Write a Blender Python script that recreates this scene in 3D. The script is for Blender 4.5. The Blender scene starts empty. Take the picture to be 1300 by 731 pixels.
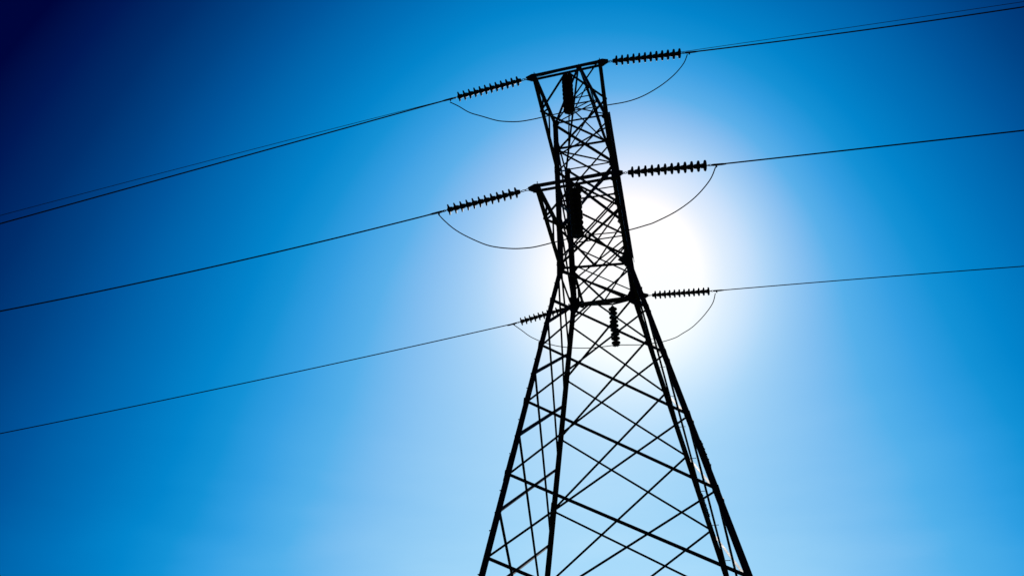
import bpy, bmesh, math, random
from mathutils import Vector, Matrix, Quaternion

random.seed(7)
R = math.radians
scene = bpy.context.scene
col = scene.collection

# ------------------------------------------------------------------ camera
PITCH, YAW = 31.884, -14.980
cam_data = bpy.data.cameras.new("camera")
cam_data.sensor_width = 36.0
cam_data.lens = 789.987 / 1300.0 * 36.0
cam_data.clip_start = 0.05
cam_data.clip_end = 6000.0
cam = bpy.data.objects.new("camera", cam_data)
cam.location = (1.4262, -14.430, 1.6)
cam.rotation_euler = (R(90.0 + PITCH), 0.0, R(-YAW))
col.objects.link(cam)
scene.camera = cam

# ------------------------------------------------------------------ sun, sky, exposure
SUN = Vector((-0.0235, 0.83688, 0.54688)).normalized()      # towards the sun
SUN_H = Vector((SUN.y, -SUN.x, 0.0)).normalized()           # to the right of the sun
SUN_V = SUN_H.cross(SUN)                                    # above the sun
SUN_EL = math.asin(SUN.z)

sun_data = bpy.data.lights.new("sun", 'SUN')
sun_data.energy = 3.0
sun_data.angle = R(0.53)
sun_data.color = (1.0, 0.95, 0.88)
sun = bpy.data.objects.new("sun", sun_data)
sun.rotation_euler = SUN.to_track_quat('Z', 'Y').to_euler()
sun.location = SUN * 60.0
col.objects.link(sun)

scene.view_settings.view_transform = 'Standard'
scene.view_settings.look = 'None'
scene.view_settings.exposure = 0.0
scene.view_settings.gamma = 1.0
scene.view_settings.use_curve_mapping = False


def srgb(r, g, b):
    f = lambda c: c / 12.92 if c <= 0.04045 else ((c + 0.055) / 1.055) ** 2.4
    return (f(r / 255.0), f(g / 255.0), f(b / 255.0), 1.0)


def build_world():
    w = bpy.data.worlds.new("World")
    scene.world = w
    w.use_nodes = True
    nt = w.node_tree
    for n in list(nt.nodes):
        nt.nodes.remove(n)
    N, Lk = nt.nodes.new, nt.links.new
    out = N('ShaderNodeOutputWorld')
    bg = N('ShaderNodeBackground')
    STR = 0.1
    bg.inputs['Strength'].default_value = STR
    Lk(bg.outputs[0], out.inputs[0])

    sky = N('ShaderNodeTexSky')
    sky.sky_type = 'NISHITA'
    sky.sun_disc = False
    sky.sun_elevation = SUN_EL
    sky.sun_rotation = math.atan2(SUN.x, SUN.y)
    sky.altitude = 900.0
    sky.air_density = 1.0
    sky.dust_density = 0.4
    sky.ozone_density = 3.0

    tc = N('ShaderNodeTexCoord')
    nrm = N('ShaderNodeVectorMath'); nrm.operation = 'NORMALIZE'
    Lk(tc.outputs['Generated'], nrm.inputs[0])

    def M(op, a, b=None):
        m = N('ShaderNodeMath'); m.operation = op
        for i, v in enumerate((a, b)):
            if v is None:
                continue
            if isinstance(v, (int, float)):
                m.inputs[i].default_value = v
            else:
                Lk(v, m.inputs[i])
        return m.outputs[0]

    def dot(v):
        d = N('ShaderNodeVectorMath'); d.operation = 'DOT_PRODUCT'
        Lk(nrm.outputs[0], d.inputs[0]); d.inputs[1].default_value = tuple(v)
        return d.outputs['Value']

    # clear summer sky: bright aureole round the sun, deep blue away from it,
    # paler towards the horizon (all in world directions)
    s = M('MINIMUM', M('MAXIMUM', dot(SUN), -1.0), 1.0)
    a = M('ARCCOSINE', s)
    h, v = dot(SUN_H), dot(SUN_V)
    c = [232.36, -145.36, -121.1, -46.37, -25.86, -22.26, -207.39, 121.46, -30.8, 89.31, -27.83]
    t = M('ADD', c[0], M('MULTIPLY', a, c[1]))
    t = M('ADD', t, M('MULTIPLY', M('MULTIPLY', a, a), c[2]))
    t = M('ADD', t, M('MULTIPLY', h, c[3]))
    t = M('ADD', t, M('MULTIPLY', v, c[4]))
    t = M('ADD', t, M('MULTIPLY', M('MULTIPLY', a, h), c[5]))
    t = M('ADD', t, M('MULTIPLY', M('MULTIPLY', a, v), c[6]))
    t = M('ADD', t, M('MULTIPLY', M('MULTIPLY', v, v), c[7]))
    t = M('ADD', t, M('MULTIPLY', M('MULTIPLY', h, v), c[8]))
    t = M('ADD', t, M('MULTIPLY', M('EXPONENT', M('MULTIPLY', M('MULTIPLY', a, a), -38.0)), c[9]))
    t = M('ADD', t, M('MULTIPLY', M('EXPONENT', M('MULTIPLY', M('POWER', M('DIVIDE', a, 0.14), 4.0), -1.0)), c[10]))
    # faint unevenness of real air
    nz = N('ShaderNodeTexNoise')
    nz.inputs['Scale'].default_value = 2.2
    nz.inputs['Detail'].default_value = 3.0
    nz.inputs['Roughness'].default_value = 0.45
    Lk(nrm.outputs[0], nz.inputs['Vector'])
    t = M('ADD', t, M('MULTIPLY', M('SUBTRACT', nz.outputs['Fac'], 0.5), 9.0))
    # thin uneven haze low over the land
    mp = N('ShaderNodeMapping'); mp.inputs['Scale'].default_value = (1.6, 1.6, 6.5)
    Lk(nrm.outputs[0], mp.inputs['Vector'])
    hz = N('ShaderNodeTexNoise')
    hz.inputs['Scale'].default_value = 2.6
    hz.inputs['Detail'].default_value = 5.0
    hz.inputs['Roughness'].default_value = 0.5
    Lk(mp.outputs[0], hz.inputs['Vector'])
    low_air = M('MINIMUM', M('MAXIMUM', M('SUBTRACT', 1.0, M('DIVIDE', dot((0, 0, 1)), 0.42)), 0.0), 1.0)
    t = M('ADD', t, M('MULTIPLY', M('MULTIPLY', M('SUBTRACT', hz.outputs['Fac'], 0.45), 20.0), low_air))
    fac = M('DIVIDE', M('MAXIMUM', t, 0.0), 280.0)

    ramp = N('ShaderNodeValToRGB')
    stops = [(0, (0, 0, 56)), (22, (0, 22, 84)), (45, (0, 45, 107)), (66, (0, 66, 132)),
             (85, (0, 85, 156)), (112, (0, 112, 184)), (132, (2, 132, 203)), (145, (20, 145, 213)),
             (158, (52, 158, 225)), (175, (88, 175, 233)), (190, (132, 190, 239)),
             (202, (155, 202, 243)), (214, (177, 214, 247)), (226, (202, 226, 251)),
             (238, (224, 238, 253)), (252, (255, 255, 255))]
    cr = ramp.color_ramp
    while len(cr.elements) < len(stops):
        cr.elements.new(0.5)
    for e, (p, rgb) in zip(cr.elements, stops):
        e.position = p / 280.0
        e.color = srgb(*rgb)
    Lk(fac, ramp.inputs[0])

    def mix(kind, f, A, B):
        m = N('ShaderNodeMix'); m.data_type = 'RGBA'; m.blend_type = kind
        m.clamp_result = False
        m.inputs['Factor'].default_value = f
        for sock, val in ((m.inputs[6], A), (m.inputs[7], B)):
            if isinstance(val, tuple):
                sock.default_value = val
            else:
                Lk(val, sock)
        return m.outputs[2]
    deep = mix('MULTIPLY', 1.0, sky.outputs[0], (0.0, 0.010, 0.018, 1.0))
    # air low over the land is greener, the upper sky a little more neutral
    red = M('MAXIMUM', M('ADD', 1.0, M('MULTIPLY', v, 0.42)), 0.3)
    comb = N('ShaderNodeCombineXYZ')
    Lk(red, comb.inputs[0]); comb.inputs[1].default_value = 1.0; comb.inputs[2].default_value = 1.0
    low = N('ShaderNodeVectorMath'); low.operation = 'MULTIPLY'
    Lk(ramp.outputs[0], low.inputs[0]); Lk(comb.outputs[0], low.inputs[1])
    bright = N('ShaderNodeVectorMath'); bright.operation = 'SCALE'
    Lk(low.outputs[0], bright.inputs[0]); bright.inputs['Scale'].default_value = 1.0 / STR
    tot = N('ShaderNodeVectorMath'); tot.operation = 'ADD'
    Lk(bright.outputs[0], tot.inputs[0]); Lk(deep, tot.inputs[1])
    Lk(tot.outputs[0], bg.inputs['Color'])


build_world()


# ------------------------------------------------------------------ materials
def mat(name, base, rough, metal=0.0, var=0.4, scale=6.0, spec=0.5):
    m = bpy.data.materials.new(name)
    m.use_nodes = True
    nt = m.node_tree
    b = nt.nodes['Principled BSDF']
    b.inputs['Metallic'].default_value = metal
    b.inputs['Specular IOR Level'].default_value = spec
    tc = nt.nodes.new('ShaderNodeTexCoord')
    nz = nt.nodes.new('ShaderNodeTexNoise')
    nz.inputs['Scale'].default_value = scale
    nz.inputs['Detail'].default_value = 6.0
    nt.links.new(tc.outputs['Object'], nz.inputs['Vector'])
    cr = nt.nodes.new('ShaderNodeValToRGB')
    cr.color_ramp.elements[0].position = 0.3
    cr.color_ramp.elements[1].position = 0.7
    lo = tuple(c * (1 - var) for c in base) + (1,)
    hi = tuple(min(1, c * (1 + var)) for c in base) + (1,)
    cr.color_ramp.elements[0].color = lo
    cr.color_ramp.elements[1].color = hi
    nt.links.new(nz.outputs['Fac'], cr.inputs[0])
    nt.links.new(cr.outputs[0], b.inputs['Base Color'])
    mr = nt.nodes.new('ShaderNodeMapRange')
    mr.inputs['To Min'].default_value = max(0.02, rough - 0.1)
    mr.inputs['To Max'].default_value = min(1.0, rough + 0.12)
    nt.links.new(nz.outputs['Fac'], mr.inputs['Value'])
    nt.links.new(mr.outputs[0], b.inputs['Roughness'])
    return m


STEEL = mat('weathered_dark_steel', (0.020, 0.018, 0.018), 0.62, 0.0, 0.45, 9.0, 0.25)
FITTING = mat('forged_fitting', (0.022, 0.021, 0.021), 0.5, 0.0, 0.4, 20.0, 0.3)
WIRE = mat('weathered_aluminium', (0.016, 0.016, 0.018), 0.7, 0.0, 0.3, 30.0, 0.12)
PORCELAIN = mat('brown_glazed_porcelain', (0.010, 0.008, 0.008), 0.55, 0.0, 0.3, 14.0, 0.2)
CONCRETE = mat('concrete', (0.28, 0.27, 0.25), 0.9, 0.0, 0.25, 8.0, 0.2)


def ground_mat():
    m = mat('dry_grass', (0.055, 0.065, 0.025), 0.95, 0.0, 0.5, 0.6, 0.1)
    return m


GRASS = ground_mat()


# ------------------------------------------------------------------ helpers
def obj(name, bm, m, parent=None, smooth=False):
    me = bpy.data.meshes.new(name)
    bmesh.ops.recalc_face_normals(bm, faces=bm.faces)
    bm.to_mesh(me)
    bm.free()
    me.materials.append(m)
    if smooth:
        for p in me.polygons:
            p.use_smooth = True
    o = bpy.data.objects.new(name, me)
    col.objects.link(o)
    if parent is not None:
        o.parent = parent
    return o


def tag(o, label, cat, group=None):
    o['label'] = label
    o['category'] = cat
    if group:
        o['group'] = group
    return o


def empty(name, loc=(0, 0, 0)):
    o = bpy.data.objects.new(name, None)
    o.empty_display_size = 0.3
    o.location = loc
    col.objects.link(o)
    return o


def frame(p0, p1, ref):
    p0, p1 = Vector(p0), Vector(p1)
    d = (p1 - p0).normalized()
    ref = Vector(ref)
    n = ref - d * ref.dot(d)
    if n.length < 1e-5:
        n = Vector((0, 0, 1)) - d * d.z
    n.normalize()
    return p0, p1, d, n, d.cross(n)


def extrude_profile(bm, p0, p1, prof, n, b):
    r0 = [bm.verts.new(p0 + n * x + b * y) for x, y in prof]
    r1 = [bm.verts.new(p1 + n * x + b * y) for x, y in prof]
    k = len(prof)
    for i in range(k):
        j = (i + 1) % k
        bm.faces.new((r0[i], r0[j], r1[j], r1[i]))
    bm.faces.new(r0)
    bm.faces.new(r1[::-1])


def angle(bm, p0, p1, size, th, ref, flip=1, e0=0.0, e1=0.0):
    """rolled steel angle; one flange in the plane square to ref, the other along -ref"""
    p0, p1, d, n, b = frame(p0, p1, ref)
    p0 = p0 - d * e0
    p1 = p1 + d * e1
    s, t = size, th
    h = s / 2
    prof = [(0, -h), (0, h), (-t, h), (-t, -h + t), (-s, -h + t), (-s, -h)]
    if flip < 0:
        prof = [(x, -y) for x, y in prof]
    extrude_profile(bm, p0, p1, prof, n, b)


def tube(bm, pts, rad, n=8):
    pts = [Vector(p) for p in pts]
    rings = []
    up = Vector((0, 0, 1))
    for i, p in enumerate(pts):
        d = (pts[min(i + 1, len(pts) - 1)] - pts[max(i - 1, 0)]).normalized()
        a = up - d * up.dot(d)
        if a.length < 1e-4:
            a = Vector((1, 0, 0)) - d * d.x
        a.normalize()
        b = d.cross(a)
        up = a
        rr = rad[i] if isinstance(rad, (list, tuple)) else rad
        rings.append([bm.verts.new(p + (a * math.cos(q) + b * math.sin(q)) * rr)
                      for q in (2 * math.pi * k / n for k in range(n))])
    for r0, r1 in zip(rings, rings[1:]):
        for k in range(n):
            j = (k + 1) % n
            bm.faces.new((r0[k], r0[j], r1[j], r1[k]))
    bm.faces.new(rings[0])
    bm.faces.new(rings[-1][::-1])


def plate(bm, pts, nrm, th):
    """flat polygon plate of real thickness, centred on its points"""
    nrm = Vector(nrm).normalized()
    a = [bm.verts.new(Vector(p) + nrm * th / 2) for p in pts]
    b = [bm.verts.new(Vector(p) - nrm * th / 2) for p in pts]
    bm.faces.new(a)
    bm.faces.new(b[::-1])
    k = len(pts)
    for i in range(k):
        j = (i + 1) % k
        bm.faces.new((a[i], b[i], b[j], a[j]))


def bolt(bm, p, axis, r=0.014, h=0.02):
    axis = Vector(axis).normalized()
    p = Vector(p)
    tube(bm, [p - axis * h, p + axis * h], r, 6)


def lathe(bm, prof, n=28, close=True):
    """profile (x, r) turned round the local x axis"""
    rings = []
    for x, r in prof:
        rings.append([bm.verts.new((x, r * math.cos(2 * math.pi * k / n), r * math.sin(2 * math.pi * k / n)))
                      for k in range(n)])
    for r0, r1 in zip(rings, rings[1:]):
        for k in range(n):
            j = (k + 1) % n
            bm.faces.new((r0[k], r0[j], r1[j], r1[k]))
    bm.faces.new(rings[0])
    bm.faces.new(rings[-1][::-1])


def catmull(pts, sub=5):
    pts = [Vector(p) for p in pts]
    out = []
    for i in range(len(pts) - 1):
        p0, p1, p2, p3 = pts[max(i - 1, 0)], pts[i], pts[i + 1], pts[min(i + 2, len(pts) - 1)]
        for k in range(sub):
            t = k / sub
            out.append(0.5 * ((2 * p1) + (p2 - p0) * t + (2 * p0 - 5 * p1 + 4 * p2 - p3) * t * t
                              + (3 * p1 - p0 - 3 * p2 + p3) * t ** 3))
    out.append(pts[-1])
    return out


# ------------------------------------------------------------------ ground
def build_ground():
    bm = bmesh.new()
    n = 96
    ext = 3000.0
    def coord(i):
        u = (i / n) * 2 - 1
        return math.copysign(abs(u) ** 3, u) * ext
    vs = []
    for j in range(n + 1):
        row = []
        for i in range(n + 1):
            x, y = coord(i), coord(j)
            d = math.hypot(x, y)
            z = 0.0
            if d > 12:
                k = min(1.0, (d - 12) / 60.0)
                z = k * (0.35 * math.sin(x * 0.11 + 1.0) * math.cos(y * 0.09) + 0.2 * math.sin(x * 0.31 + y * 0.23)) - 0.05 * k
            row.append(bm.verts.new((x, y, z)))
        vs.append(row)
    for j in range(n):
        for i in range(n):
            bm.faces.new((vs[j][i], vs[j][i + 1], vs[j + 1][i + 1], vs[j + 1][i]))
    g = obj('ground', bm, GRASS, None, True)
    g['kind'] = 'structure'


build_ground()

# ------------------------------------------------------------------ tower
ZW, ZT = 10.63, 15.88                       # waist and head of the body
CORNER = {                                  # foot, waist, head (x, y) of each leg
    'A': ((-2.897, -3.367), (-0.864, -0.972), (-0.806, -1.025)),
    'B': ((-2.909, 3.355), (-0.863, 0.925), (-0.822, 0.976)),
    'C': ((2.863, 3.363), (0.879, 0.925), (0.717, 1.005)),
    'D': ((2.854, -3.359), (0.926, -0.888), (0.770, -0.973)),
}
APEX = Vector((-0.03, 0.0, 19.57))


def P(k, z):
    f, w, t = CORNER[k]
    if z <= ZW:
        q = z / ZW
        a, b = f, w
    else:
        q = (z - ZW) / (ZT - ZW)
        a, b = w, t
    return Vector((a[0] + (b[0] - a[0]) * q, a[1] + (b[1] - a[1]) * q, z))


def K(k, z):
    """point on an earth wire peak leg"""
    return P(k, ZT).lerp(APEX, (z - ZT) / (APEX.z - ZT))


SGN = {'A': (-1, -1), 'B': (-1, 1), 'C': (1, 1), 'D': (1, -1)}
FACE = {'AD': Vector((0, -1, 0)), 'BC': Vector((0, 1, 0)), 'AB': Vector((-1, 0, 0)), 'DC': Vector((1, 0, 0))}

tower = empty('transmission_tower')
tag(tower, 'dark steel lattice transmission tower with narrow waist, silhouetted against the sun', 'pylon')

# legs with their step bolts
for k in 'ABCD':
    sx, sy = SGN[k]
    bm = bmesh.new()
    pts = [P(k, 0.12), P(k, ZW), P(k, ZT)]
    for (p0, p1, s, t) in ((pts[0], pts[1], 0.125, 0.013), (pts[1], pts[2], 0.215 if sx > 0 else 0.155, 0.012)):
        d = (p1 - p0).normalized()
        nx = Vector((sx, 0, 0)); nx = (nx - d * nx.dot(d)).normalized()
        ny = Vector((0, sy, 0)); ny = (ny - d * ny.dot(d) - nx * ny.dot(nx)).normalized()
        o = -s * (0.56 if sx > 0 and t == 0.012 else 0.32)
        prof = [(0, 0), (-s, 0), (-s, -t), (-t, -t), (-t, -s), (0, -s)]
        prof = [(x - o, y - o) for x, y in prof]
        extrude_profile(bm, p0, p1 + d * 0.02, prof, nx, ny)
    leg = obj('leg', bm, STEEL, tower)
    sd = Vector((1, 0, 0)) if k == 'C' else (Vector((-1, 0, 0)) if k == 'A' else None)
    if sd is not None:
        z = 1.6
        i = 0
        while z < 10.3:
            bm = bmesh.new()
            base = P(k, z) + (Vector((0.03, 0.0, 0)) if k == 'C' else Vector((-0.03, 0, 0)))
            ln = 0.15 if k == 'C' else 0.035
            tube(bm, [base, base + sd * ln], 0.008, 6)
            tube(bm, [base + sd * ln, base + sd * (ln + 0.012)], 0.014, 6)
            obj('step_bolt', bm, STEEL, leg)
            z += 0.78
            i += 1
    # splice plate low on the leg
    bm = bmesh.new()
    for z0 in (4.9,):
        p0, p1 = P(k, z0), P(k, z0 + 0.55)
        d = (p1 - p0).normalized()
        nx = Vector((sx, 0, 0)); nx = (nx - d * nx.dot(d)).normalized()
        ny = Vector((0, sy, 0)); ny = (ny - d * ny.dot(d)).normalized()
        c0, c1 = p0 + nx * 0.048, p1 + nx * 0.048
        plate(bm, [c0 + ny * 0.03, c1 + ny * 0.03, c1 - ny * 0.075, c0 - ny * 0.075], nx, 0.011)
        for q in range(5):
            c = c0.lerp(c1, 0.1 + 0.2 * q)
            bolt(bm, c + ny * -0.02, nx)
    obj('splice_plate', bm, STEEL, leg)
    bm = bmesh.new()
    f = P(k, 0)
    for (h0, h1, w0, w1) in ((-0.3, 0.0, 0.45, 0.45), (0.0, 0.22, 0.36, 0.27)):
        v0 = [bm.verts.new((f.x + a * w0, f.y + b * w0, h0)) for a, b in ((-1, -1), (1, -1), (1, 1), (-1, 1))]
        v1 = [bm.verts.new((f.x + a * w1, f.y + b * w1, h1 - (0.003 if h1 == 0 else 0))) for a, b in ((-1, -1), (1, -1), (1, 1), (-1, 1))]
        bm.faces.new(v0[::-1]); bm.faces.new(v1)
        for i in range(4):
            j = (i + 1) % 4
            bm.faces.new((v0[i], v0[j], v1[j], v1[i]))
    obj('footing', bm, CONCRETE, tower)

_serial = [0]


def brace(p0, p1, face, size, off=0.0, name='diagonal_brace', flip=1, parent=None, e=0.03):
    """one lattice member; every one sits a hair off its neighbours so nothing is coplanar"""
    _serial[0] += 1
    n = FACE[face] if isinstance(face, str) else Vector(face)
    o = n * (off + 0.0006 * (_serial[0] % 9))
    bm = bmesh.new()
    angle(bm, Vector(p0) + o, Vector(p1) + o, size, max(0.005, size * 0.11), n, flip, e, e)
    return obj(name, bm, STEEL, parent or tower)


TH, MD, TN = 0.062, 0.052, 0.045
# ---- near face below the waist
for a, d in ((10.6, 8.98), (9.56, 7.62), (8.21, 6.04), (6.71, 4.47), (5.05, 2.95), (3.45, 1.45)):
    brace(P('A', a), P('D', d), 'AD', TH, 0.045)
for a, d in ((8.21, 10.42), (6.71, 8.98), (5.05, 7.62), (3.45, 6.04), (1.95, 4.47), (0.55, 2.95)):
    brace(P('A', a), P('D', d), 'AD', 0.034, -0.02, flip=-1)
# ---- far face below the waist
MB = P('B', ZW).lerp(P('C', ZW), 0.36)
for b, c in ((10.03, 7.94), (8.56, 6.34), (7.02, 4.61), (5.25, 3.1), (3.5, 1.5)):
    brace(P('B', b), P('C', c), 'BC', MD, 0.045)
for b, c in ((8.56, 10.62), (7.02, 9.40), (5.25, 7.94), (3.5, 6.34), (1.85, 4.61)):
    brace(P('B', b), P('C', c), 'BC', TN, -0.02, flip=-1)
brace(MB, P('C', 9.40), 'BC', MD, 0.045)
brace(MB, P('B', 10.03), 'BC', TN, -0.02, flip=-1)
# ---- the two side faces below the waist
for (n, f, fc) in (('A', 'B', 'AB'), ('D', 'C', 'DC')):
    for a, b in ((8.86, 10.58), (7.42, 9.24), (5.88, 7.85), (4.27, 6.25), (2.68, 4.44)):
        brace(P(n, a), P(f, b), fc, TH if a > 5.5 else MD, 0.050)
    for a, b in ((10.55, 9.15), (10.2, 7.85), (8.86, 6.25), (7.42, 4.44), (5.88, 2.75), (4.27, 1.1)):
        brace(P(n, a), P(f, b), fc, TN, -0.025, flip=-1)
    brace(P(n, 9.65), P(f, 10.56), fc, TN, 0.058)

# ---- horizontals
HB = 'horizontal_brace'
for fc, l, r in (('AD', 'A', 'D'), ('BC', 'B', 'C')):
    brace(P(l, ZW), P(r, ZW - (0.12 if fc == 'AD' else 0)), fc, 0.075 if fc == 'AD' else 0.034, 0.052, HB)
    brace(P(l, 12.84), P(r, 12.84), fc, TH if fc == 'AD' else TN, 0.052, HB)
    brace(P(l, 14.83), P(r, 14.83), fc, 0.085 if fc == 'AD' else TN, 0.052, HB)
    brace(P(l, ZT), P(r, ZT), fc, TH if fc == 'AD' else MD, 0.052, HB)
for fc, l, r in (('AB', 'A', 'B'), ('DC', 'D', 'C')):
    for z in (ZW - 0.03, 12.8, 14.0, ZT - 0.04):
        brace(P(l, z), P(r, z), fc, MD, 0.058, HB)

# ---- near face of the upper body
MA = P('A', ZW).lerp(P('D', ZW), 0.5)
for a, d, s in ((15.85, 14.0, 0.092), (14.0, 11.9, 0.085), (14.83, 13.25, 0.06), (12.85, 11.45, 0.06)):
    brace(P('A', a), P('D', d), 'AD', s, 0.030)
for a, d, s in ((14.0, 15.7, 0.034), (11.9, 14.0, 0.062), (12.85, 14.80, 0.034), (11.0, 12.85, 0.034)):
    brace(P('A', a), P('D', d), 'AD', s, -0.02, flip=-1)
brace(P('A', 11.95), MA, 'AD', TH, 0.030)
brace(P('D', 11.9), MA, 'AD', TN, -0.02, flip=-1)
brace(P('A', 14.65), P('D', 15.5), 'AD', 0.034, -0.035, flip=-1)
# ---- far face of the upper body
MF = P('B', ZW).lerp(P('C', ZW), 0.52)
for b, c, s in ((15.85, 14.1, 0.085), (13.85, 11.75, 0.075), (12.75, 11.45, TN)):
    brace(P('B', b), P('C', c), 'BC', s, 0.030)
for b, c, s in ((12.5, 14.25, 0.036), (11.6, 13.85, 0.036), (11.4, 12.65, 0.032), (11.05, 12.45, 0.034), (10.65, 12.4, 0.036)):
    brace(P('B', b), P('C', c), 'BC', s, -0.02, flip=-1)
brace(P('B', 11.85), MF, 'BC', TH, 0.030)
brace(P('C', 11.75), MF, 'BC', TN, -0.02, flip=-1)
# ---- side faces of the upper body
for (n, f, fc) in (('A', 'B', 'AB'), ('D', 'C', 'DC')):
    for a, b in ((15.8, 14.0), (14.0, 12.8), (12.8, 10.7)):
        brace(P(n, a), P(f, b), fc, MD, 0.034)
        brace(P(n, b), P(f, a), fc, TN, -0.02, flip=-1)
# ---- plan bracing inside the body
for z, l, r in ((ZW - 0.08, 'A', 'C'),):
    brace(P(l, z), P(r, z), (0, 0, -1), 0.04, 0.0, 'plan_brace')
brace(P('A', 14.83), P('C', 15.8), (0, 0, -1), 0.036, 0.02, 'plan_brace')


# ---- gusset plates at the nodes
def gusset(c, pts, face, off):
    n = FACE[face]
    u = Vector((1, 0, 0)) if abs(n.x) < 0.5 else Vector((0, 1, 0))
    bm = bmesh.new()
    ctr = Vector(c) + n * off
    plate(bm, [ctr + u * x + Vector((0, 0, z)) for x, z in pts], n, 0.012)
    for x, z in pts:
        bolt(bm, ctr + u * x * 0.62 + Vector((0, 0, z * 0.62)), n)
    return obj('gusset_plate', bm, STEEL, tower)


gusset(P('A', ZW), [(-.07, .22), (.10, .20), (.16, .02), (.06, -.22), (-.09, -.26)], 'AD', 0.062)
gusset(P('D', ZW - .06), [(.06, .42), (-.10, .40), (-.17, .22), (-.30, .10), (-.14, -.06), (.02, -.26), (.08, -.28)], 'AD', 0.062)
gusset(P('B', ZW), [(-.10, .30), (.09, .26), (.24, .06), (.12, -.16), (-.02, -.34), (-.10, -.30)], 'BC', 0.062)
gusset(P('C', ZW), [(.06, .30), (-.10, .28), (-.24, .04), (-.12, -.16), (.04, -.28), (.10, -.26)], 'BC', 0.062)
for k in 'AB':
    s = 1
    gusset(P(k, ZW), [(-.10, .18), (.10, .18), (.13, -.04), (.04, -.22), (-.08, -.22)], 'AB', 0.068)
for k in 'CD':
    gusset(P(k, ZW), [(-.10, .20), (.10, .20), (.13, -.04), (.05, -.24), (-.08, -.24)], 'DC', 0.068)
for k, fc, zs in (('A', 'AD', (14.0, 14.83, 11.95, ZT - .05)), ('D', 'AD', (14.0, 12.85, 11.9, 14.83, ZT - .05)),
                  ('B', 'BC', (ZT - .05, 11.95)), ('C', 'BC', (14.15, 11.8, ZT - .05))):
    s = -1 if k in 'CD' else 1
    for z in zs:
        gusset(P(k, z), [(-.05 * s, .13), (.10 * s, .11), (.15 * s, -.02), (.08 * s, -.13), (-.05 * s, -.13)], fc, 0.064 + 0.001 * len(fc))
for k in 'ABCD':
    for z in ((9.56, 8.21, 6.71, 5.05) if k == 'A' else (8.98, 7.62, 6.04, 4.47) if k == 'D' else (8.56, 7.02, 5.25) if k == 'B' else (9.4, 7.94, 6.34)):
        s = -1 if k in 'CD' else 1
        gusset(P(k, z), [(-.035 * s, .07), (.07 * s, .05), (.09 * s, -.04), (-.01 * s, -.08), (-.055 * s, -.08)], 'AD' if k in 'AD' else 'BC', 0.068)

# ---- earth wire peak
bm = bmesh.new()
plate(bm, [APEX + Vector(q) for q in ((-.09, 0, .04), (.09, 0, .04), (.10, 0, -.2), (-.10, 0, -.2))], (0, 1, 0), 0.014)
plate(bm, [APEX + Vector(q) for q in ((0.008, -.09, .03), (0.008, .09, .03), (0.008, .10, -.19), (0.008, -.10, -.19))], (1, 0, 0), 0.014)
peak = obj('earth_wire_peak', bm, STEEL, tower)
for k in 'ABCD':
    sx, sy = SGN[k]
    brace(P(k, ZT), APEX + Vector((sx * .04, sy * .04, -.1)), (0, sy, 0), 0.085 if sx > 0 else 0.055, 0.012, 'peak_leg', sx, peak)
for (l, zl, r, zr, fc, s) in (('A', 16.95, 'D', 16.95, 'AD', MD), ('B', 18.4, 'C', 18.4, 'BC', TN),
                              ('B', 18.0, 'C', 18.2, 'BC', TN), ('A', 15.95, 'D', 16.9, 'AD', TN),
                              ('B', 17.9, 'C', 18.75, 'BC', TN), ('B', 16.6, 'C', 17.9, 'BC', TN),
                              ('A', 17.0, 'D', 16.0, 'AD', TN), ('B', 17.95, 'C', 16.6, 'BC', TN),
                              ('A', 16.9, 'D', 17.9, 'AD', TN),
                              ('A', 16.9, 'B', 18.0, 'AB', TN), ('D', 16.9, 'C', 18.0, 'DC', TN),
                              ('A', 18.0, 'B', 16.4, 'AB', TN), ('D', 18.0, 'C', 16.4, 'DC', TN)):
    brace(K(l, zl), K(r, zr), fc, s, 0.01, 'peak_brace', 1, peak)


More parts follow.
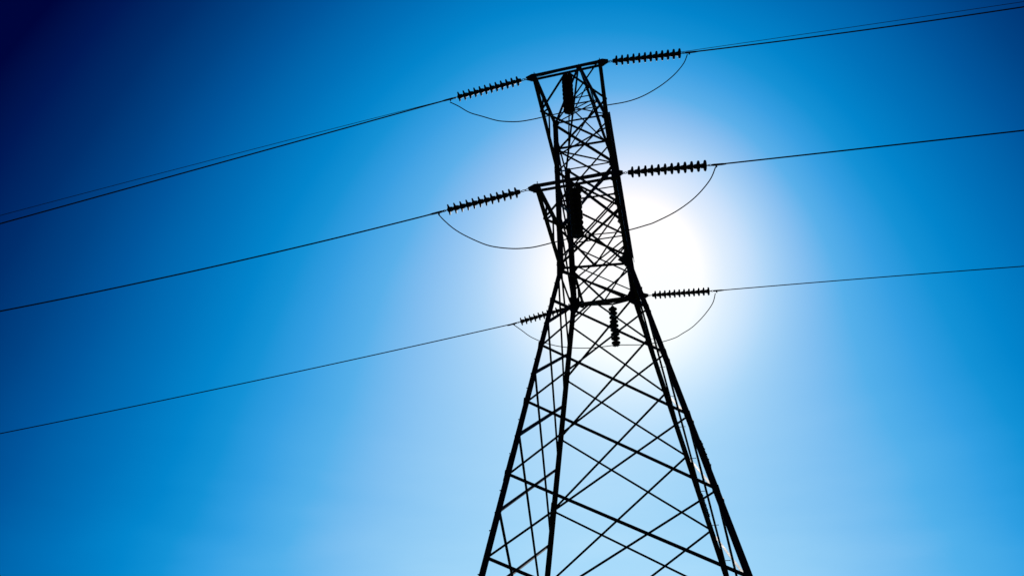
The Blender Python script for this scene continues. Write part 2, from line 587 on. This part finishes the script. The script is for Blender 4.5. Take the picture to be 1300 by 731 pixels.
# ---- cross arms
def cross_arm(xl, xr, yt, zt, side, rl, zlow, zup, webs, beams=((0.052, 0.082), (-0.106, 0.056)), dz3=0.2):
    """box-ended lattice arm: double channel tip beam, lower and upper chord each side, V bracing"""
    sy = side
    nl, nr = rl
    TL, TR = Vector((xl, yt, zt)), Vector((xr, yt, zt))
    bm = bmesh.new()
    # double tip beam: two channels with a gap
    for dz, s in beams:
        p0, p1, d, n, b = frame(TL - Vector((.07, 0, 0)), TR + Vector((.07, 0, 0)), (0, sy, 0))
        h = s / 2
        t = 0.008
        prof = [(0.02, -h), (0.02, h), (-0.02, h), (-0.02, h - t), (0.02 - t, h - t), (0.02 - t, -h + t), (-0.02, -h + t), (-0.02, -h)]
        z = Vector((0, 0, dz))
        extrude_profile(bm, p0 + z, p1 + z, prof, n, b)
    arm = obj('cross_arm', bm, STEEL, tower)
    for T, k, s in ((TL, nl, -1), (TR, nr, 1)):
        low, up = P(k, zlow), P(k, zup)
        brace(T + Vector((0, 0, -.03)), low, (s, 0, 0), 0.10, 0.018, 'chord', 1, arm, 0.02)
        brace(T + Vector((0, 0, .05)), up, (s, 0, 0), 0.085, 0.010, 'chord', -1, arm, 0.02)
        for q0, q1 in webs:
            brace(T.lerp(low, q0), T.lerp(up, q1), (s, 0, 0), 0.04, -0.02, 'web_brace', 1, arm)
        # end plate with the lug for the strain string
        bm = bmesh.new()
        e = T + Vector((s * 0.02, sy * 0.032, 0))
        plate(bm, [e + Vector((s * x, 0, z)) for x, z in ((-.10, .08), (.02, .09), (.08, .06), (.17, .02), (.17, -.02), (.07, -.08), (-.02, -.14), (-.08, -.12))], (0, 1, 0), 0.014)
        e = T + Vector((s * 0.02, -sy * 0.034, 0))
        plate(bm, [e + Vector((s * x, 0, z)) for x, z in ((-.10, .08), (.02, .09), (.08, .06), (.17, .02), (.17, -.02), (.07, -.08), (-.02, -.14), (-.08, -.12))], (0, 1, 0), 0.014)
        bolt(bm, T + Vector((s * 0.15, 0, 0)), (0, 1, 0), 0.014, 0.055)
        bolt(bm, T + Vector((s * -0.03, 0, 0.13)), (0, 0, 1), 0.010, 0.05)
        obj('end_plate', bm, STEEL, arm)
    M = TL.lerp(TR, 0.5)
    up = (0, 0, 1)
    l3 = TL.lerp(P(nl, zlow), 0.33)
    r3 = TR.lerp(P(nr, zlow), 0.33)
    brace(M + Vector((-.05, 0, -.1)), l3, up, 0.062, -0.03, 'arm_brace', 1, arm)
    brace(M + Vector((.05, 0, -.1)), r3, up, 0.062, -0.035, 'arm_brace', -1, arm)
    brace(l3, P(nr, zlow + dz3), up, 0.045, -0.045, 'arm_brace', 1, arm)
    brace(r3, P(nl, zlow + dz3), up, 0.045, -0.055, 'arm_brace', -1, arm)
    l4 = TL.lerp(P(nl, zup), 0.4)
    brace(TR + Vector((-.06, 0, .05)), P(nl, zup), up, 0.045, 0.04, 'arm_brace', 1, arm)
    return arm


W1 = ((0.33, 0.36), (0.36, 0.62), (0.64, 0.64))
cross_arm(-0.897, 0.911, -3.582, 15.08, -1, ('A', 'D'), 14.05, ZT - 0.02, W1, dz3=0.78)
cross_arm(-0.896, 0.929, -3.577, 11.247, -1, ('A', 'D'), ZW + 0.02, 11.95, W1)
cross_arm(-0.84, 1.06, 2.644, 11.628, 1, ('B', 'C'), ZW + 0.02, 12.0, ((0.5, 0.5),), ((0.03, 0.042), (-0.085, 0.028)), 0.0)

# ------------------------------------------------------------------ insulator strings
PITCHD = 0.146


def disc_mesh():
    bm = bmesh.new()
    lathe(bm, [(-0.032, 0.014), (-0.030, 0.036), (-0.020, 0.050), (0.030, 0.058), (0.042, 0.062), (0.050, 0.082),
               (0.056, 0.106), (0.063, 0.123), (0.071, 0.1285), (0.084, 0.128), (0.092, 0.1235), (0.094, 0.117),
               (0.084, 0.109), (0.082, 0.098), (0.093, 0.092), (0.089, 0.082), (0.082, 0.074), (0.093, 0.066),
               (0.095, 0.054), (0.108, 0.046), (0.114, 0.030), (0.118, 0.020)], 30)
    return bm


_disc = [None]


def link_ring(bm, c, axis_u, axis_v, ru, rv, r):
    c = Vector(c)
    n = 14
    pts = [c + Vector(axis_u) * ru * math.cos(2 * math.pi * k / n) + Vector(axis_v) * rv * math.sin(2 * math.pi * k / n) for k in range(n + 1)]
    tube(bm, pts, r, 6)


def string(loc, direction, ndisc, first, label, group, strain=True, fat=1.0):
    """cap and pin string along local +x, hung from loc"""
    root = empty('insulator_string', loc)
    d = Vector(direction).normalized()
    z = Vector((0, 0, 1)) if abs(d.z) < 0.9 else Vector((0, 1, 0))
    y = z.cross(d).normalized()
    z = d.cross(y)
    root.matrix_world = Matrix.Translation(Vector(loc)) @ Matrix((d, y, z)).transposed().to_4x4()
    tag(root, label, 'insulator', group)
    X, Y, Z = Vector((1, 0, 0)), Vector((0, 1, 0)), Vector((0, 0, 1))
    bm = bmesh.new()
    if strain:
        s0, s1 = 0.15, first - 0.05
        h = (s1 - s0) / 2
        link_ring(bm, X * (s0 + h * 0.5), X, Z, h * 0.58, 0.026, 0.0085)
        link_ring(bm, X * (s0 + h * 1.5), X, Y, h * 0.58, 0.026, 0.0085)
    else:
        link_ring(bm, X * (first * 0.30), X, Y, first * 0.34, 0.022, 0.008)
        link_ring(bm, X * (first * 0.68), X, Z, first * 0.34, 0.022, 0.008)
    obj('shackle', bm, FITTING, root)
    for i in range(ndisc):
        if _disc[0] is None:
            o = obj('insulator_disc', disc_mesh(), PORCELAIN, root, True)
            _disc[0] = o
        else:
            o = _disc[0].copy()
            col.objects.link(o)
            o.parent = root
        o.location = (first + i * PITCHD, 0, 0)
        o.scale = (1.0, fat, fat)
    end = first + ndisc * PITCHD - 0.03
    bm = bmesh.new()
    if strain:
        tube(bm, [X * (end - .02), X * (end + .03), X * (end + .06)], 0.013, 8)
        link_ring(bm, X * (end + .075), X, Z, 0.045, 0.022, 0.009)
        tube(bm, [X * (end + .10), X * (end + .14), X * (end + .34), X * (end + .42)], [0.018, 0.026, 0.024, 0.017], 10)
        # jumper lug
        tube(bm, [X * (end + .20), X * (end + .205) - Z * .07], [0.02, 0.017], 8)
        bolt(bm, X * (end + .20) - Z * .03, Y, 0.012, 0.035)
    else:
        tube(bm, [X * (end - .02), X * (end + .05)], 0.013, 8)
        tube(bm, [X * (end + .05) - Y * .11, X * (end + .062) - Y * .05, X * (end + .062) + Y * .05, X * (end + .05) + Y * .11], [0.014, 0.024, 0.024, 0.014], 8)
        bolt(bm, X * (end + .06) + Y * .04, X, 0.011, 0.04)
        bolt(bm, X * (end + .06) - Y * .04, X, 0.011, 0.04)
    obj('clamp', bm, FITTING, root)
    return root


def dirv(az, el):
    az, el = R(az), R(el)
    return Vector((math.cos(az) * math.cos(el), math.sin(az) * math.cos(el), math.sin(el)))


FIRST = 0.40 - 0.075
GS = 'tension insulator strings at the arm ends'
TIP = {'t': (-0.897, 0.911, -3.582, 15.08), 'm': (-0.896, 0.929, -3.577, 11.247), 'b': (-0.84, 1.06, 2.644, 11.628)}
STR = {'tL': (188.62, -14.4), 'tR': (8.8, 2.03), 'mL': (189.64, -13.95), 'mR': (8.48, 0.94), 'bL': (189.34, -15.38), 'bR': (7.65, 0.37)}
WORDS = {'t': 'top cross arm', 'm': 'middle cross arm', 'b': 'lowest cross arm'}
SIDE = {'L': 'left', 'R': 'right'}
for key, (az, el) in STR.items():
    a, s = key
    xl, xr, y, z = TIP[a]
    p = Vector((xl if s == 'L' else xr, y, z))
    string(p, dirv(az, el), 12, FIRST + {'mL': 0.085, 'tL': 0.03}.get(key, 0.0),
           'dark twelve disc insulator string pulled out to the %s of the %s' % (SIDE[s], WORDS[a]), GS)
GH = 'short insulator strings hanging under the arms'
for a, x in (('t', 0.0), ('m', 0.0), ('b', 0.11)):
    y, z = TIP[a][2], TIP[a][3]
    string((x, y, z - 0.10 if a != 'b' else z - 0.10), (0, 0, -1), 9, 0.16,
           'short dark insulator string hanging straight down from the %s' % WORDS[a], GH, False, 1.05 if a == 'b' else 1.12)

# ------------------------------------------------------------------ jumpers
JUMP = {
 't': [[-3.072, -3.912, 14.391], [-2.846, -3.878, 14.214], [-2.548, -3.833, 13.942], [-2.207, -3.781, 13.756], [-1.852, -3.727, 13.571], [-1.593, -3.688, 13.497], [-1.286, -3.641, 13.461], [-0.96, -3.592, 13.492], [-0.575, -3.582, 13.515], [0.0, -3.582, 13.53], [0.597, -3.582, 13.497], [0.982, -3.571, 13.485], [1.386, -3.509, 13.538], [1.718, -3.457, 13.646], [2.033, -3.409, 13.824], [2.376, -3.355, 14.088], [2.684, -3.308, 14.398], [2.946, -3.267, 14.764], [3.08, -3.25, 15.08]],
 'm': [[-3.139, -3.95, 10.635], [-2.996, -3.933, 10.444], [-2.768, -3.894, 10.193], [-2.485, -3.846, 9.966], [-2.057, -3.774, 9.704], [-1.762, -3.724, 9.599], [-1.436, -3.668, 9.543], [-1.162, -3.622, 9.537], [-0.924, -3.59, 9.555], [-0.5, -3.577, 9.61], [0.0, -3.577, 9.66], [0.45, -3.577, 9.64], [0.85, -3.57, 9.62], [1.118, -3.548, 9.646], [1.455, -3.498, 9.736], [1.659, -3.468, 9.807], [2.134, -3.397, 10.059], [2.579, -3.33, 10.41], [2.947, -3.276, 10.846], [3.13, -3.245, 11.21]],
 'b': [[-3.008, 2.287, 11.008], [-2.751, 2.329, 10.786], [-2.486, 2.373, 10.551], [-2.176, 2.424, 10.37], [-1.891, 2.471, 10.253], [-1.608, 2.518, 10.166], [-1.195, 2.586, 10.095], [-0.676, 2.64, 10.05], [-0.2, 2.644, 10.045], [0.11, 2.644, 10.05], [0.45, 2.644, 10.01], [0.822, 2.65, 9.971], [1.246, 2.669, 9.98], [1.469, 2.699, 10.007], [1.837, 2.748, 10.111], [2.068, 2.779, 10.236], [2.404, 2.825, 10.446], [2.783, 2.875, 10.802], [3.102, 2.918, 11.205], [3.24, 2.938, 11.55]],
}
for a, pts in JUMP.items():
    bm = bmesh.new()
    tube(bm, catmull(pts, 6), 0.0130, 8)
    o = obj('jumper_cable', bm, WIRE, None, True)
    tag(o, 'thin black jumper cable looping in a slack curve under the %s' % WORDS[a], 'cable', 'jumper loops under the arms')

# ------------------------------------------------------------------ spans
SPAN = {
 'tL': ((-3.004, -3.902, 14.533), 189.6, -0.29664, 0.00007, 0.0165),
 'eL': ((-0.03, 0.0, 19.56), 189.6, -0.25451, -0.00062, 0.0090),
 'mL': ((-3.001, -3.934, 10.717), 189.6, -0.2540, 0.0042, 0.0160),
 'bL': ((-2.933, 2.300, 11.045), 189.6, -0.20697, 0.0010, 0.0160),
 'tR': ((3.083, -3.246, 15.158), 8.0, 0.02558, 0.00334, 0.0165),
 'eR': ((-0.03, 0.0, 19.56), 8.0, 0.06287, 0.00034, 0.0090),
 'mR': ((3.105, -3.252, 11.283), 8.0, 0.03634, 0.00034, 0.0160),
 'bR': ((3.240, 2.937, 11.642), 8.0, 0.02736, -0.00078, 0.0150),
}
for key, (s0, az, a, b, rad) in SPAN.items():
    w, s = key
    az = R(az)
    pts = []
    dist = [0.0, 0.5, 1, 2, 3, 4.5, 6, 8, 10, 12, 14, 16, 18, 20, 23, 26, 30, 35, 40, 46, 52, 58]
    for q in dist:
        z = a * q + b * min(q, 20) ** 2 + (b * 40 * (q - 20) if q > 20 else 0)
        if q > 20:
            z += (0.0042 if s == 'L' else 0.001) * (q - 20) ** 2
        pts.append((s0[0] + q * math.cos(az), s0[1] + q * math.sin(az), s0[2] + z))
    bm = bmesh.new()
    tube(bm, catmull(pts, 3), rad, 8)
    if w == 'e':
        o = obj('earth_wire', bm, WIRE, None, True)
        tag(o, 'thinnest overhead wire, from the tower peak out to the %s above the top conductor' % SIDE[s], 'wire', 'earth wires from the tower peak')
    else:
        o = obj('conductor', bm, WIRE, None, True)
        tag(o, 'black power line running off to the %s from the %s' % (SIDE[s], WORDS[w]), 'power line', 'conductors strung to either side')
